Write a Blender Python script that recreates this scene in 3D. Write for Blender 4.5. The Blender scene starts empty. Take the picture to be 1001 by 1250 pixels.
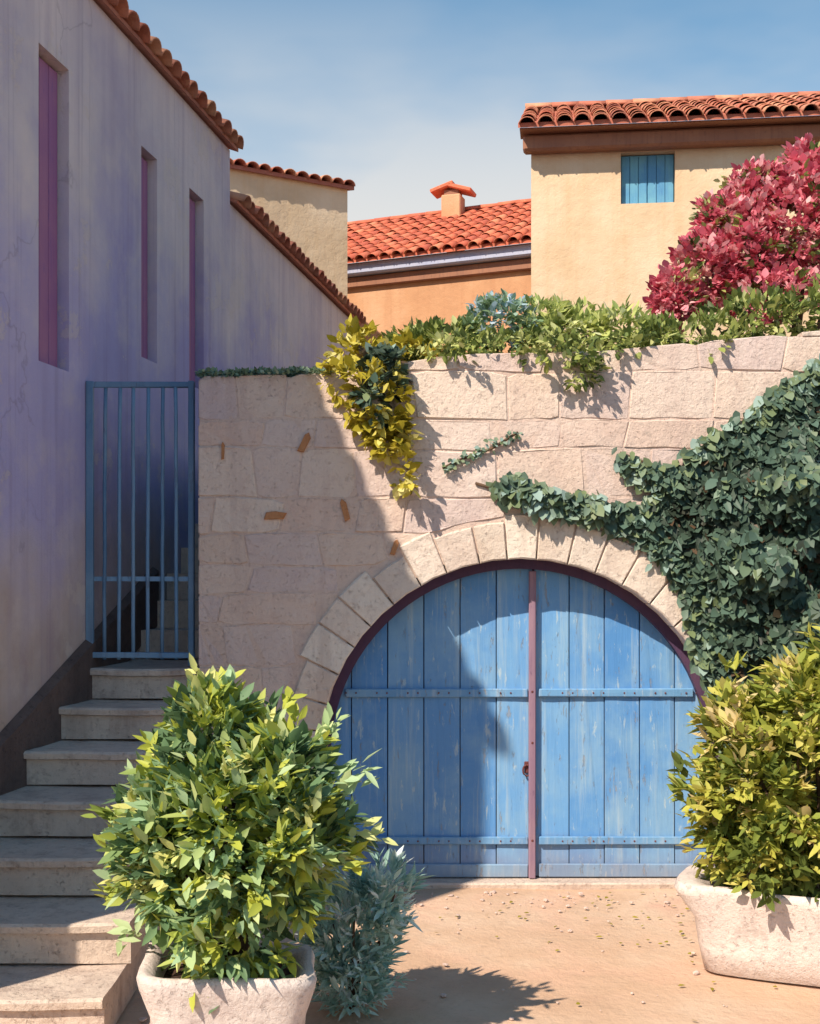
import bpy, bmesh, math, random
import numpy as np
from mathutils import Vector, Matrix, noise as mnoise

random.seed(7)
rng = np.random.default_rng(7)
scene = bpy.context.scene
C = bpy.context.collection
rad = math.radians

# ------------------------------------------------------------------ camera
EYE, DIST, F, HOR = 2.0, 8.0, 1552.0, 700.0     # eye height, distance to arch wall, focal (px of 1001), horizon row
cam_d = bpy.data.cameras.new('camera')
cam = bpy.data.objects.new('camera', cam_d); C.objects.link(cam)
cam.location = (0, -DIST, EYE); cam.rotation_euler = (rad(90), 0, 0)
cam_d.sensor_fit = 'HORIZONTAL'; cam_d.sensor_width = 36
cam_d.lens = F / 1001 * 36
cam_d.shift_y = (HOR - 625) / 1001
cam_d.clip_end = 2000
scene.camera = cam

# ------------------------------------------------------------------ light
SUN = Vector((0.845, 1.0, -1.30)).normalized()     # direction the light travels
elev = math.asin(-SUN.z)
world = bpy.data.worlds.new('World'); scene.world = world; world.use_nodes = True
nt = world.node_tree; nt.nodes.clear()
w_out = nt.nodes.new('ShaderNodeOutputWorld'); w_bg = nt.nodes.new('ShaderNodeBackground')
sky = nt.nodes.new('ShaderNodeTexSky'); sky.sky_type = 'NISHITA'; sky.sun_disc = False
sky.sun_elevation = elev; sky.sun_rotation = math.atan2(-SUN.x, -SUN.y) % (2*math.pi)
sky.air_density = 1.0; sky.dust_density = 0.2; sky.ozone_density = 1.1
tc = nt.nodes.new('ShaderNodeTexCoord')
mp = nt.nodes.new('ShaderNodeMapping'); mp.inputs['Scale'].default_value = (1.2, 1.2, 3.2); mp.inputs['Location'].default_value = (0.35, 0.0, 0.25)
nz = nt.nodes.new('ShaderNodeTexNoise'); nz.inputs['Scale'].default_value = 1.7; nz.inputs['Detail'].default_value = 5; nz.inputs['Roughness'].default_value = 0.5
rp = nt.nodes.new('ShaderNodeValToRGB'); rp.color_ramp.elements[0].position = 0.34; rp.color_ramp.elements[1].position = 0.58
rp.color_ramp.elements[1].color = (0.95, 0.95, 0.95, 1)
sxyz = nt.nodes.new('ShaderNodeSeparateXYZ'); hz = nt.nodes.new('ShaderNodeMapRange'); hz.interpolation_type = 'SMOOTHSTEP'
hz.inputs['From Min'].default_value = 0.24; hz.inputs['From Max'].default_value = 0.48; hz.inputs['To Min'].default_value = 1.0; hz.inputs['To Max'].default_value = 0.04   # summer haze bank low all round
hmul = nt.nodes.new('ShaderNodeMath'); hmul.operation = 'MULTIPLY'
nt.links.new(tc.outputs['Generated'], sxyz.inputs[0]); nt.links.new(sxyz.outputs['Z'], hz.inputs['Value'])
mixc = nt.nodes.new('ShaderNodeMix'); mixc.data_type = 'RGBA'
mixc.inputs['B'].default_value = (6.4, 6.25, 6.0, 1)        # soft summer cloud, same units as the sky
nt.links.new(tc.outputs['Generated'], mp.inputs['Vector']); nt.links.new(mp.outputs['Vector'], nz.inputs['Vector'])
nt.links.new(nz.outputs['Fac'], rp.inputs['Fac']); nt.links.new(rp.outputs['Color'], hmul.inputs[0]); nt.links.new(hz.outputs['Result'], hmul.inputs[1]); nt.links.new(hmul.outputs[0], mixc.inputs['Factor'])
hsv = nt.nodes.new('ShaderNodeHueSaturation'); hsv.inputs['Hue'].default_value = 0.485; hsv.inputs['Saturation'].default_value = 1.3; hsv.inputs['Value'].default_value = 1.2
nt.links.new(sky.outputs['Color'], hsv.inputs['Color']); nt.links.new(hsv.outputs['Color'], mixc.inputs['A']); nt.links.new(mixc.outputs['Result'], w_bg.inputs['Color'])
w_bg.inputs['Strength'].default_value = 0.095
nt.links.new(w_bg.outputs['Background'], w_out.inputs['Surface'])

sun_d = bpy.data.lights.new('sun', 'SUN'); sun_d.energy = 5.0; sun_d.angle = rad(0.6); sun_d.color = (1.0, 0.87, 0.71)
sun = bpy.data.objects.new('sun', sun_d); C.objects.link(sun)
sun.rotation_euler = SUN.to_track_quat('-Z', 'Y').to_euler(); sun.location = (-8, -10, 12)

vs = scene.view_settings
vs.view_transform = 'Standard'; vs.look = 'None'; vs.gamma = 1; vs.exposure = 0.42; vs.use_curve_mapping = False

# ------------------------------------------------------------------ helpers
def P(px, py, Y):
    """point at depth Y seen at photo pixel px, py"""
    s = F / (Y + DIST)
    return ((px - 500.5) / s, Y, EYE - (py - HOR) / s)

def tag(o, label=None, cat=None, group=None, kind=None):
    if label: o['label'] = label
    if cat: o['category'] = cat
    if group: o['group'] = group
    if kind: o['kind'] = kind
    return o

def empty(name, loc, label, cat, group=None):
    o = bpy.data.objects.new(name, None); C.objects.link(o); o.location = loc
    o.empty_display_size = 0.2
    return tag(o, label, cat, group)

def link(name, me, mat, parent=None, mw=None):
    o = bpy.data.objects.new(name, me); C.objects.link(o)
    if mat is not None and not me.materials: me.materials.append(mat)
    if parent is not None:
        o.parent = parent
        o.matrix_parent_inverse = Matrix.Translation(parent_world(parent)).inverted()
    if mw is not None: o.matrix_basis = mw
    return o

def parent_world(p):
    v = Vector((0, 0, 0)); q = p
    while q is not None:
        if q.type == 'EMPTY': v = v + q.location if q is p else v
        q = q.parent
    return v

def mesh(name, verts, faces, mat, parent=None, smooth=False):
    me = bpy.data.meshes.new(name); me.from_pydata([tuple(v) for v in verts], [], faces); me.update()
    bm = bmesh.new(); bm.from_mesh(me); bmesh.ops.recalc_face_normals(bm, faces=bm.faces); bm.to_mesh(me); bm.free()
    if smooth: me.polygons.foreach_set('use_smooth', [True] * len(me.polygons))
    return link(name, me, mat, parent)

def box_mesh(name, x0, x1, y0, y1, z0, z1, mat, parent=None, bevel=0.0, jit=0.0, seg=1, xf=None, smooth=False):
    bm = bmesh.new()
    co = [(x0,y0,z0),(x1,y0,z0),(x1,y1,z0),(x0,y1,z0),(x0,y0,z1),(x1,y0,z1),(x1,y1,z1),(x0,y1,z1)]
    vs_ = [bm.verts.new(tuple(c + random.uniform(-jit, jit) for c in v)) for v in co]
    for f in ((3,2,1,0),(4,5,6,7),(0,1,5,4),(1,2,6,5),(2,3,7,6),(3,0,4,7)): bm.faces.new([vs_[i] for i in f])
    if bevel: bmesh.ops.bevel(bm, geom=bm.edges[:], offset=bevel, segments=seg, affect='EDGES', profile=0.5)
    if xf is not None: bmesh.ops.transform(bm, matrix=xf, verts=bm.verts)
    me = bpy.data.meshes.new(name); bm.to_mesh(me); bm.free()
    if smooth: me.polygons.foreach_set('use_smooth', [True] * len(me.polygons))
    return link(name, me, mat, parent)

def prism(name, poly, y0, y1, ch, mat, parent, xf=None):
    """chamfered stone: poly in (x,z), front at y0, back at y1"""
    n = len(poly); cx = sum(p[0] for p in poly)/n; cz = sum(p[1] for p in poly)/n
    def shrink(p):
        dx, dz = p[0]-cx, p[1]-cz; l = math.hypot(dx, dz) or 1
        return (p[0]-dx/l*ch, p[1]-dz/l*ch)
    v = [(q[0], y0 + random.uniform(-.004,.004), q[1]) for q in map(shrink, poly)]
    v += [(p[0], y0+ch*0.9, p[1]) for p in poly] + [(p[0], y1, p[1]) for p in poly]
    f = [list(range(n))]
    for k in (0, n):
        for i in range(n): f.append([k+i, k+(i+1)%n, k+n+(i+1)%n, k+n+i])
    f.append(list(range(3*n-1, 2*n-1, -1)))
    if xf is not None: v = [xf @ Vector(p) for p in v]
    return mesh(name, v, f, mat, parent)

def wall_holes(name, u0, u1, z0, z1, holes, thick, mat, parent, xf, step=0.5):
    """slab in local (u, w, z), outer face w=0 with real openings, sent through xf"""
    us = sorted(set([u0, u1] + [h[0] for h in holes] + [h[1] for h in holes]))
    zs = sorted(set([z0, z1] + [h[2] for h in holes] + [h[3] for h in holes]))
    inh = lambda a, b: any(h[0] < a < h[1] and h[2] < b < h[3] for h in holes)
    ok = {}
    for i in range(len(us)-1):
        for j in range(len(zs)-1):
            ok[i, j] = not inh((us[i]+us[i+1])/2, (zs[j]+zs[j+1])/2)
    vid, V, Fc = {}, [], []
    def vert(i, j, w):
        k = (i, j, w)
        if k not in vid: vid[k] = len(V); V.append(xf @ Vector((us[i], w*thick, zs[j])))
        return vid[k]
    for (i, j), o in ok.items():
        if not o: continue
        Fc.append([vert(i,j,0), vert(i+1,j,0), vert(i+1,j+1,0), vert(i,j+1,0)])
        Fc.append([vert(i,j+1,1), vert(i+1,j+1,1), vert(i+1,j,1), vert(i,j,1)])
        for di, dj, a, b in ((-1,0,(i,j),(i,j+1)), (1,0,(i+1,j+1),(i+1,j)), (0,-1,(i+1,j),(i,j)), (0,1,(i,j+1),(i+1,j+1))):
            if not ok.get((i+di, j+dj), False):
                Fc.append([vert(*a,0), vert(*b,0), vert(*b,1), vert(*a,1)])
    return mesh(name, V, Fc, mat, parent)

def tube(name, pts, radii, mat, parent, n=7):
    V, Fc = [], []
    for i, p in enumerate(pts):
        p = Vector(p)
        t = (Vector(pts[min(i+1, len(pts)-1)]) - Vector(pts[max(i-1, 0)])).normalized()
        a = t.orthogonal().normalized(); b = t.cross(a)
        r = radii[i] if hasattr(radii, '__len__') else radii
        for k in range(n):
            an = 2*math.pi*k/n; V.append(p + (a*math.cos(an) + b*math.sin(an))*r)
    for i in range(len(pts)-1):
        for k in range(n): Fc.append([i*n+k, i*n+(k+1)%n, (i+1)*n+(k+1)%n, (i+1)*n+k])
    Fc.append(list(range(n))); Fc.append(list(range((len(pts)-1)*n, len(pts)*n)))
    return mesh(name, V, Fc, mat, parent, True)

# ------------------------------------------------------------------ materials
def srgb(r, g, b):
    f = lambda c: (c/255/12.92) if c/255 <= 0.04045 else ((c/255+0.055)/1.055)**2.4
    return (f(r), f(g), f(b), 1)

class MB:
    def __init__(s, name, rough=0.85):
        s.m = bpy.data.materials.new(name); s.m.use_nodes = True
        s.t = s.m.node_tree; s.p = s.t.nodes['Principled BSDF']; s.p.inputs['Roughness'].default_value = rough
        s.p.inputs['Specular IOR Level'].default_value = 0.25
        s.geo = s.t.nodes.new('ShaderNodeNewGeometry'); s.pos = s.geo.outputs['Position']
    def L(s, a, b): s.t.links.new(a, b)
    def noise(s, scale, detail=4, rough=0.55, stretch=None, vec=None):
        n = s.t.nodes.new('ShaderNodeTexNoise'); n.inputs['Scale'].default_value = scale
        n.inputs['Detail'].default_value = detail; n.inputs['Roughness'].default_value = rough
        v = vec or s.pos
        if stretch:
            m = s.t.nodes.new('ShaderNodeMapping'); m.inputs['Scale'].default_value = stretch; s.L(v, m.inputs['Vector']); v = m.outputs['Vector']
        s.L(v, n.inputs['Vector']); return n.outputs['Fac']
    def ramp(s, fac, stops):
        r = s.t.nodes.new('ShaderNodeValToRGB'); e = r.color_ramp.elements
        while len(e) < len(stops): e.new(0.5)
        for x, (pos, col) in zip(e, stops): x.position = pos; x.color = col if len(col) == 4 else (*col, 1)
        s.L(fac, r.inputs['Fac']); return r.outputs['Color']
    def mix(s, fac, a, b, mode='MIX'):
        m = s.t.nodes.new('ShaderNodeMix'); m.data_type = 'RGBA'; m.blend_type = mode
        for k, v in (('Factor', fac), ('A', a), ('B', b)):
            if isinstance(v, (int, float)): m.inputs[k].default_value = v
            elif isinstance(v, tuple): m.inputs[k].default_value = v
            else: s.L(v, m.inputs[k])
        return m.outputs['Result']
    def math(s, op, a, b=0.0, clamp=False):
        m = s.t.nodes.new('ShaderNodeMath'); m.operation = op; m.use_clamp = clamp
        for i, v in enumerate((a, b)):
            if isinstance(v, (int, float)): m.inputs[i].default_value = v
            else: s.L(v, m.inputs[i])
        return m.outputs[0]
    def z(s):
        x = s.t.nodes.new('ShaderNodeSeparateXYZ'); s.L(s.pos, x.inputs[0]); return x.outputs['Z']
    def rnd(s):
        o = s.t.nodes.new('ShaderNodeObjectInfo'); return o.outputs['Random']
    def attr(s, name):
        a = s.t.nodes.new('ShaderNodeAttribute'); a.attribute_name = name; return a.outputs['Fac']
    def col(s, c): s.L(c, s.p.inputs['Base Color']) if not isinstance(c, tuple) else setattr(s.p.inputs['Base Color'], 'default_value', c); return s
    def bump(s, h, dist=0.01, strength=0.6, chain=None):
        b = s.t.nodes.new('ShaderNodeBump'); b.inputs['Distance'].default_value = dist; b.inputs['Strength'].default_value = strength
        s.L(h, b.inputs['Height'])
        if s.p.inputs['Normal'].is_linked: s.L(s.p.inputs['Normal'].links[0].from_socket, b.inputs['Normal'])
        s.L(b.outputs['Normal'], s.p.inputs['Normal']); return s

M = {}
# lavender limewash on the tall house
b = MB('lavender_limewash', 0.92)
n1 = b.noise(0.9, 5, 0.6); n2 = b.noise(3.2, 6, 0.65); n3 = b.noise(1.0, 4, 0.6, (6, 6, 0.35))
base = b.ramp(n1, [(0.3, srgb(184,174,192)), (0.5, srgb(206,196,202)), (0.72, srgb(222,208,208))])
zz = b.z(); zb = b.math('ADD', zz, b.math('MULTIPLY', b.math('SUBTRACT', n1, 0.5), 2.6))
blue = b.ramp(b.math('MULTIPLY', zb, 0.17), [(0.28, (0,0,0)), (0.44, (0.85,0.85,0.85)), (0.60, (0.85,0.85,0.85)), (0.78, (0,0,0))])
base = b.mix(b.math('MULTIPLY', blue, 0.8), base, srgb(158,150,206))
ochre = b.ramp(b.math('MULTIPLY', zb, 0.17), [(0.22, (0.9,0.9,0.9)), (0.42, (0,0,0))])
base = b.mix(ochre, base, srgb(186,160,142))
base = b.mix(b.math('MULTIPLY', b.ramp(n3, [(0.45,(0,0,0)),(0.75,(1,1,1))]), 0.35), base, srgb(146,128,160))
base = b.mix(b.math('MULTIPLY', b.ramp(n2, [(0.5,(0,0,0)),(0.72,(1,1,1))]), 0.35), base, srgb(222,208,200))
vo = b.t.nodes.new('ShaderNodeTexVoronoi'); vo.feature = 'DISTANCE_TO_EDGE'; vo.inputs['Scale'].default_value = 0.55
wn = b.t.nodes.new('ShaderNodeTexNoise'); wn.inputs['Scale'].default_value = 2.5; wn.inputs['Detail'].default_value = 8; b.L(b.pos, wn.inputs['Vector'])
va = b.t.nodes.new('ShaderNodeVectorMath'); va.operation = 'MULTIPLY_ADD'; b.L(wn.outputs['Color'], va.inputs[0]); va.inputs[1].default_value = (0.7,0.7,0.7); b.L(b.pos, va.inputs[2]); b.L(va.outputs[0], vo.inputs['Vector'])
crack = b.math('MULTIPLY', b.ramp(vo.outputs['Distance'], [(0.0,(1,1,1)),(0.006,(0,0,0))]), b.ramp(b.noise(0.7, 2), [(0.5,(0,0,0)),(0.56,(1,1,1))]))
base = b.mix(b.math('MULTIPLY', crack, 0.28), base, srgb(110,96,112))
flake = b.ramp(b.noise(1.7, 9, 0.72), [(0.585,(0,0,0)),(0.60,(1,1,1))])
base = b.mix(b.math('MULTIPLY', flake, 0.4), base, srgb(214,200,190))
drip = b.ramp(b.noise(1.0, 6, 0.7, (11, 11, 0.22)), [(0.55,(0,0,0)),(0.68,(1,1,1))])
base = b.mix(b.math('MULTIPLY', drip, 0.30), base, srgb(128,114,140))
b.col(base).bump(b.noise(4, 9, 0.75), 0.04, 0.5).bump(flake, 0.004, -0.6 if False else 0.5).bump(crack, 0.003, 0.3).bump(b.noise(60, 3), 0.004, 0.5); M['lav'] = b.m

def plaster(name, c0, c1, c2, streak=None):
    b = MB(name, 0.92); n1 = b.noise(0.8, 6, 0.6); n2 = b.noise(4, 6, 0.65); n3 = b.noise(1.0, 4, 0.6, (5, 5, 0.3))
    base = b.ramp(n1, [(0.32, c0), (0.5, c1), (0.7, c2)])
    base = b.mix(b.math('MULTIPLY', b.ramp(n3, [(0.5,(0,0,0)),(0.75,(1,1,1))]), 0.4), base, streak or c0)
    base = b.mix(b.math('MULTIPLY', b.ramp(n2, [(0.55,(0,0,0)),(0.7,(1,1,1))]), 0.3), base, c2)
    b.col(base).bump(b.noise(7, 8, 0.7), 0.03, 0.5).bump(b.noise(50, 3), 0.005, 0.4); return b.m
M['cream'] = plaster('cream_plaster', srgb(202,174,140), srgb(214,188,156), srgb(222,202,174), srgb(204,164,122))
M['ivory'] = plaster('ivory_plaster', srgb(192,172,148), srgb(210,188,158), srgb(222,204,178), srgb(200,166,120))
M['orange'] = plaster('orange_plaster', srgb(184,138,104), srgb(196,150,114), srgb(206,164,130), srgb(172,120,88))

# stone blocks: tint per stone + weathering
def stone(name, cols, spots, dark=None, scale=1.0, lichen=0.0):
    b = MB(name, 0.92)
    r = b.rnd(); base = b.ramp(r, [(i/(len(cols)-1), c) for i, c in enumerate(cols)])
    n1 = b.noise(2.2*scale, 8, 0.7); n2 = b.noise(11*scale, 8, 0.75); n3 = b.noise(0.9, 5, 0.65); n5 = b.noise(1.0, 5, 0.7, (5, 5, 0.5)); n6 = b.noise(38*scale, 5, 0.7)
    base = b.mix(b.math('MULTIPLY', b.ramp(n1, [(0.45,(0,0,0)),(0.62,(1,1,1))]), 0.5), base, spots)
    if dark:
        base = b.mix(b.math('MULTIPLY', b.ramp(n2, [(0.52,(0,0,0)),(0.66,(1,1,1))]), 0.45), base, dark)
        base = b.mix(b.math('MULTIPLY', b.ramp(n5, [(0.52,(0,0,0)),(0.70,(1,1,1))]), 0.45), base, dark)
    base = b.mix(b.math('MULTIPLY', b.ramp(n3, [(0.4,(0,0,0)),(0.65,(1,1,1))]), 0.3), base, cols[0])
    if lichen:
        li = b.math('MULTIPLY', b.ramp(b.noise(5.5, 7, 0.7), [(0.60,(0,0,0)),(0.66,(1,1,1))]), b.ramp(n3, [(0.45,(0,0,0)),(0.6,(1,1,1))]))
        base = b.mix(b.math('MULTIPLY', li, lichen), base, srgb(150,148,136))
    pit = b.ramp(n6, [(0.30,(0,0,0)),(0.42,(1,1,1))])
    base = b.mix(b.math('MULTIPLY', b.math('SUBTRACT', 1.0, pit), 0.35), base, dark or cols[0])
    b.col(base).bump(b.noise(6*scale, 8, 0.75), 0.035, 0.7).bump(pit, 0.006, 0.7).bump(b.noise(70, 4, 0.7), 0.004, 0.6); return b.m
M['stone'] = stone('wall_limestone', [srgb(208,184,172), srgb(218,194,176), srgb(208,188,182), srgb(224,202,184), srgb(202,182,180), srgb(226,208,192), srgb(214,182,166)], srgb(226,210,198), srgb(186,160,152), lichen=0.35)
M['vous'] = stone('arch_limestone', [srgb(210,192,176), srgb(226,210,196), srgb(202,182,170), srgb(232,220,206)], srgb(232,222,210), srgb(182,160,150), lichen=0.4)
M['mortar'] = stone('lime_mortar', [srgb(208,184,172), srgb(212,188,174)], srgb(218,200,188), srgb(184,158,150), lichen=0.4)
M['step'] = stone('step_stone', [srgb(200,180,166), srgb(212,192,174), srgb(194,176,166), srgb(216,196,180)], srgb(222,206,188), srgb(132,108,98))
M['planter'] = stone('planter_stone', [srgb(216,200,192), srgb(222,206,198)], srgb(234,224,216), srgb(176,154,150), lichen=0.35)
M['brick'] = stone('brick_shard', [srgb(184,128,88), srgb(190,134,92)], srgb(200,150,108), srgb(160,104,72))
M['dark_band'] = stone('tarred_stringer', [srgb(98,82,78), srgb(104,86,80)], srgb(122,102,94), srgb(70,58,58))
M['paving'] = None
b = MB('ochre_ground', 0.93)
n1 = b.noise(0.9, 6, 0.6); n2 = b.noise(5, 7, 0.7); n3 = b.noise(28, 5, 0.7); n4 = b.noise(1.6, 3)
base = b.ramp(n1, [(0.3, srgb(186,152,126)), (0.48, srgb(198,166,140)), (0.62, srgb(206,178,154)), (0.78, srgb(202,158,138))])
base = b.mix(b.math('MULTIPLY', b.ramp(n4, [(0.5,(0,0,0)),(0.66,(1,1,1))]), 0.5), base, srgb(212,170,146))
base = b.mix(b.math('MULTIPLY', b.ramp(n2, [(0.5,(0,0,0)),(0.75,(1,1,1))]), 0.5), base, srgb(182,152,126))
base = b.mix(b.math('MULTIPLY', b.ramp(n3, [(0.55,(0,0,0)),(0.75,(1,1,1))]), 0.4), base, srgb(158,130,112))
b.col(base).bump(n2, 0.03, 0.6).bump(n3, 0.012, 0.6); M['ground'] = b.m
b = MB('asphalt', 0.9); b.col(b.ramp(b.noise(3, 6), [(0.3, srgb(66,66,70)), (0.7, srgb(88,88,92))])).bump(b.noise(120, 3), 0.004, 0.6); M['asphalt'] = b.m
b = MB('dark_soil', 0.95); b.col(b.ramp(b.noise(20, 5), [(0.3, srgb(46,34,30)), (0.7, srgb(86,62,50))])).bump(b.noise(30, 6), 0.02, 0.8); M['soil'] = b.m
# terracotta tiles
def tilemat(name, cols):
    b = MB(name, 0.85); r = b.rnd(); base = b.ramp(r, [(i/(len(cols)-1), c) for i, c in enumerate(cols)])
    base = b.mix(b.math('MULTIPLY', b.ramp(b.noise(6, 5, 0.7), [(0.45,(0,0,0)),(0.7,(1,1,1))]), 0.4), base, srgb(120,72,64))
    base = b.mix(b.math('MULTIPLY', b.ramp(b.noise(14, 4, 0.7), [(0.58,(0,0,0)),(0.7,(1,1,1))]), 0.4), base, srgb(214,168,130))
    b.col(base).bump(b.noise(30, 5), 0.008, 0.5); return b.m
M['tile'] = tilemat('weathered_terracotta', [srgb(172,108,90), srgb(194,128,104), srgb(178,104,84), srgb(210,152,120), srgb(156,96,86)])
M['tile_red'] = tilemat('red_terracotta', [srgb(196,104,78), srgb(210,118,88), srgb(186,96,76), srgb(218,138,104)])
# wood / paint
def paint(name, cols, wear, wearcol, rough=0.6, chip=0.0, wood=(0.25,0.22,0.2,1), dirt=0.0):
    b = MB(name, rough); r = b.rnd(); base = b.ramp(r, [(i/(len(cols)-1), c) for i, c in enumerate(cols)])
    off = b.t.nodes.new('ShaderNodeVectorMath'); off.operation = 'ADD'; cx = b.t.nodes.new('ShaderNodeCombineXYZ'); b.L(b.math('MULTIPLY', r, 9.0), cx.inputs['Z']); b.L(b.pos, off.inputs[0]); b.L(cx.outputs[0], off.inputs[1]); v = off.outputs[0]
    g = b.noise(1.0, 7, 0.7, (22, 22, 0.9), v); n = b.noise(2.0, 6, 0.65, None, v); fl = b.noise(9, 6, 0.7, (3, 3, 0.7), v)
    base = b.mix(b.math('MULTIPLY', b.ramp(n, [(0.42,(0,0,0)),(0.64,(1,1,1))]), 0.5), base, wear)
    base = b.mix(b.math('MULTIPLY', b.ramp(g, [(0.52,(0,0,0)),(0.70,(1,1,1))]), 0.4), base, wearcol)
    base = b.mix(b.math('MULTIPLY', b.ramp(fl, [(0.60,(0,0,0)),(0.66,(1,1,1))]), 0.5), base, wearcol)
    b.bump(g, 0.008, 0.6); b.bump(fl, 0.003, 0.4)
    if chip:
        c1 = b.noise(5.0, 9, 0.75, (4.0, 4.0, 0.8), v)
        cm = b.ramp(c1, [(0.60,(0,0,0)),(0.615,(1,1,1))]); base = b.mix(b.math('MULTIPLY', cm, chip), base, wood); b.bump(b.math('SUBTRACT', 1.0, cm), 0.003, 0.7)
    if dirt:                                      # mud splashed up from the yard
        zd = b.math('ADD', b.z(), b.math('MULTIPLY', b.math('SUBTRACT', n, 0.5), 0.5))
        base = b.mix(b.math('MULTIPLY', b.ramp(zd, [(0.05,(1,1,1)),(0.28,(0,0,0))]), dirt), base, srgb(150,130,116))
    b.col(base); return b.m
M['door'] = paint('weathered_blue_paint', [srgb(88,142,198), srgb(104,156,206), srgb(78,134,194), srgb(118,164,204)], srgb(142,178,200), srgb(190,202,196), chip=0.55, wood=srgb(150,146,142), dirt=0.45)
M['rail'] = paint('blue_rail_paint', [srgb(92,142,188), srgb(106,154,196)], srgb(140,174,198), srgb(184,192,196), chip=0.6, wood=srgb(146,140,136), dirt=0.4)
M['plum'] = paint('plum_shade_and_backing', [srgb(70,52,84), srgb(76,56,84)], srgb(92,66,84), srgb(54,46,80))  # dark plum for the painted arch shade and the door backing
M['strip'] = paint('mauve_timber', [srgb(136,110,130), srgb(140,112,132)], srgb(164,134,140), srgb(96,74,102))
M['shutter'] = paint('plum_shutter', [srgb(158,104,140), srgb(146,98,146)], srgb(176,120,144), srgb(118,88,146))
M['iron'] = paint('blue_iron', [srgb(92,130,164), srgb(112,148,180), srgb(84,118,150)], srgb(136,162,182), srgb(96,100,114), 0.55)
M['shade_and_timber'] = paint('brown_shade_and_timber', [srgb(142,98,78), srgb(150,106,84)], srgb(168,120,92), srgb(100,70,66))  # brown for the painted eave shade bands, the eave board and cap block
M['fascia'] = paint('slate_fascia', [srgb(164,170,196), srgb(170,176,200)], srgb(184,186,200), srgb(138,144,178))
M['teal'] = paint('teal_shutter', [srgb(84,142,184), srgb(92,152,188)], srgb(124,182,190), srgb(76,124,178))
M['rust'] = paint('rusty_iron', [srgb(98,54,56), srgb(104,60,58)], srgb(124,74,62), srgb(60,40,44))
b = MB('bark', 0.95); b.col(b.ramp(b.noise(12, 5), [(0.3, srgb(70,54,44)), (0.7, srgb(110,88,70))])).bump(b.noise(25, 5), 0.01, 0.8); M['bark'] = b.m

def leafmat(name, stops, trans=0.35, rough=0.5):
    m = bpy.data.materials.new(name); m.use_nodes = True; t = m.node_tree
    p = t.nodes['Principled BSDF']; out = t.nodes['Material Output']
    p.inputs['Roughness'].default_value = rough; p.inputs['Specular IOR Level'].default_value = 0.3
    a = t.nodes.new('ShaderNodeAttribute'); a.attribute_name = 'tint'
    r = t.nodes.new('ShaderNodeValToRGB'); e = r.color_ramp.elements
    while len(e) < len(stops): e.new(0.5)
    for x, (pos, c) in zip(e, stops): x.position = pos; x.color = c
    t.links.new(a.outputs['Fac'], r.inputs['Fac']); t.links.new(r.outputs['Color'], p.inputs['Base Color'])
    tr = t.nodes.new('ShaderNodeBsdfTranslucent'); t.links.new(r.outputs['Color'], tr.inputs['Color'])
    mx = t.nodes.new('ShaderNodeMixShader'); mx.inputs[0].default_value = trans
    t.links.new(p.outputs[0], mx.inputs[1]); t.links.new(tr.outputs[0], mx.inputs[2]); t.links.new(mx.outputs[0], out.inputs['Surface'])
    return m
M['leaf_bush'] = leafmat('laurel_leaf', [(0.0, srgb(84,110,78)), (0.22, srgb(122,154,112)), (0.45, srgb(150,166,80)), (0.68, srgb(196,200,80)), (0.84, srgb(166,198,160)), (1.0, srgb(222,220,140))])
M['leaf_yel'] = leafmat('yellow_green_leaf', [(0.0, srgb(104,118,58)), (0.25, srgb(146,158,72)), (0.55, srgb(188,188,84)), (0.8, srgb(210,202,110)), (1.0, srgb(230,208,156))])
M['leaf_sil'] = leafmat('silver_leaf', [(0.0, srgb(128,164,152)), (0.4, srgb(172,206,194)), (0.75, srgb(200,224,214)), (1.0, srgb(222,236,236))], 0.3)
M['leaf_ivy'] = leafmat('ivy_leaf', [(0.0, srgb(92,72,54)), (0.06, srgb(48,56,48)), (0.32, srgb(66,84,70)), (0.6, srgb(90,114,100)), (0.8, srgb(116,130,90)), (1.0, srgb(148,172,164))], 0.2)
M['leaf_bou'] = leafmat('bougainvillea_bract', [(0.0, srgb(186,78,98)), (0.35, srgb(220,108,128)), (0.7, srgb(234,144,158)), (1.0, srgb(244,196,196))], 0.35)
M['leaf_grn'] = leafmat('terrace_leaf', [(0.0, srgb(84,100,58)), (0.4, srgb(128,144,78)), (0.75, srgb(172,180,100)), (1.0, srgb(204,208,144))])
M['leaf_pale'] = leafmat('pale_green_leaf', [(0.0, srgb(140,156,92)), (0.4, srgb(180,192,116)), (0.8, srgb(208,212,132)), (1.0, srgb(222,226,186))])
M['leaf_blue'] = leafmat('blue_blossom', [(0.0, srgb(126,152,110)), (0.45, srgb(160,186,160)), (0.7, srgb(176,200,222)), (1.0, srgb(206,220,234))])
M['moss'] = leafmat('moss', [(0.0, srgb(96,120,98)), (0.5, srgb(126,150,120)), (1.0, srgb(160,176,150))], 0.2)
M['gold'] = leafmat('golden_leaf', [(0.0, srgb(136,126,40)), (0.4, srgb(184,170,56)), (0.8, srgb(216,202,90)), (1.0, srgb(226,220,150))])

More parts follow.
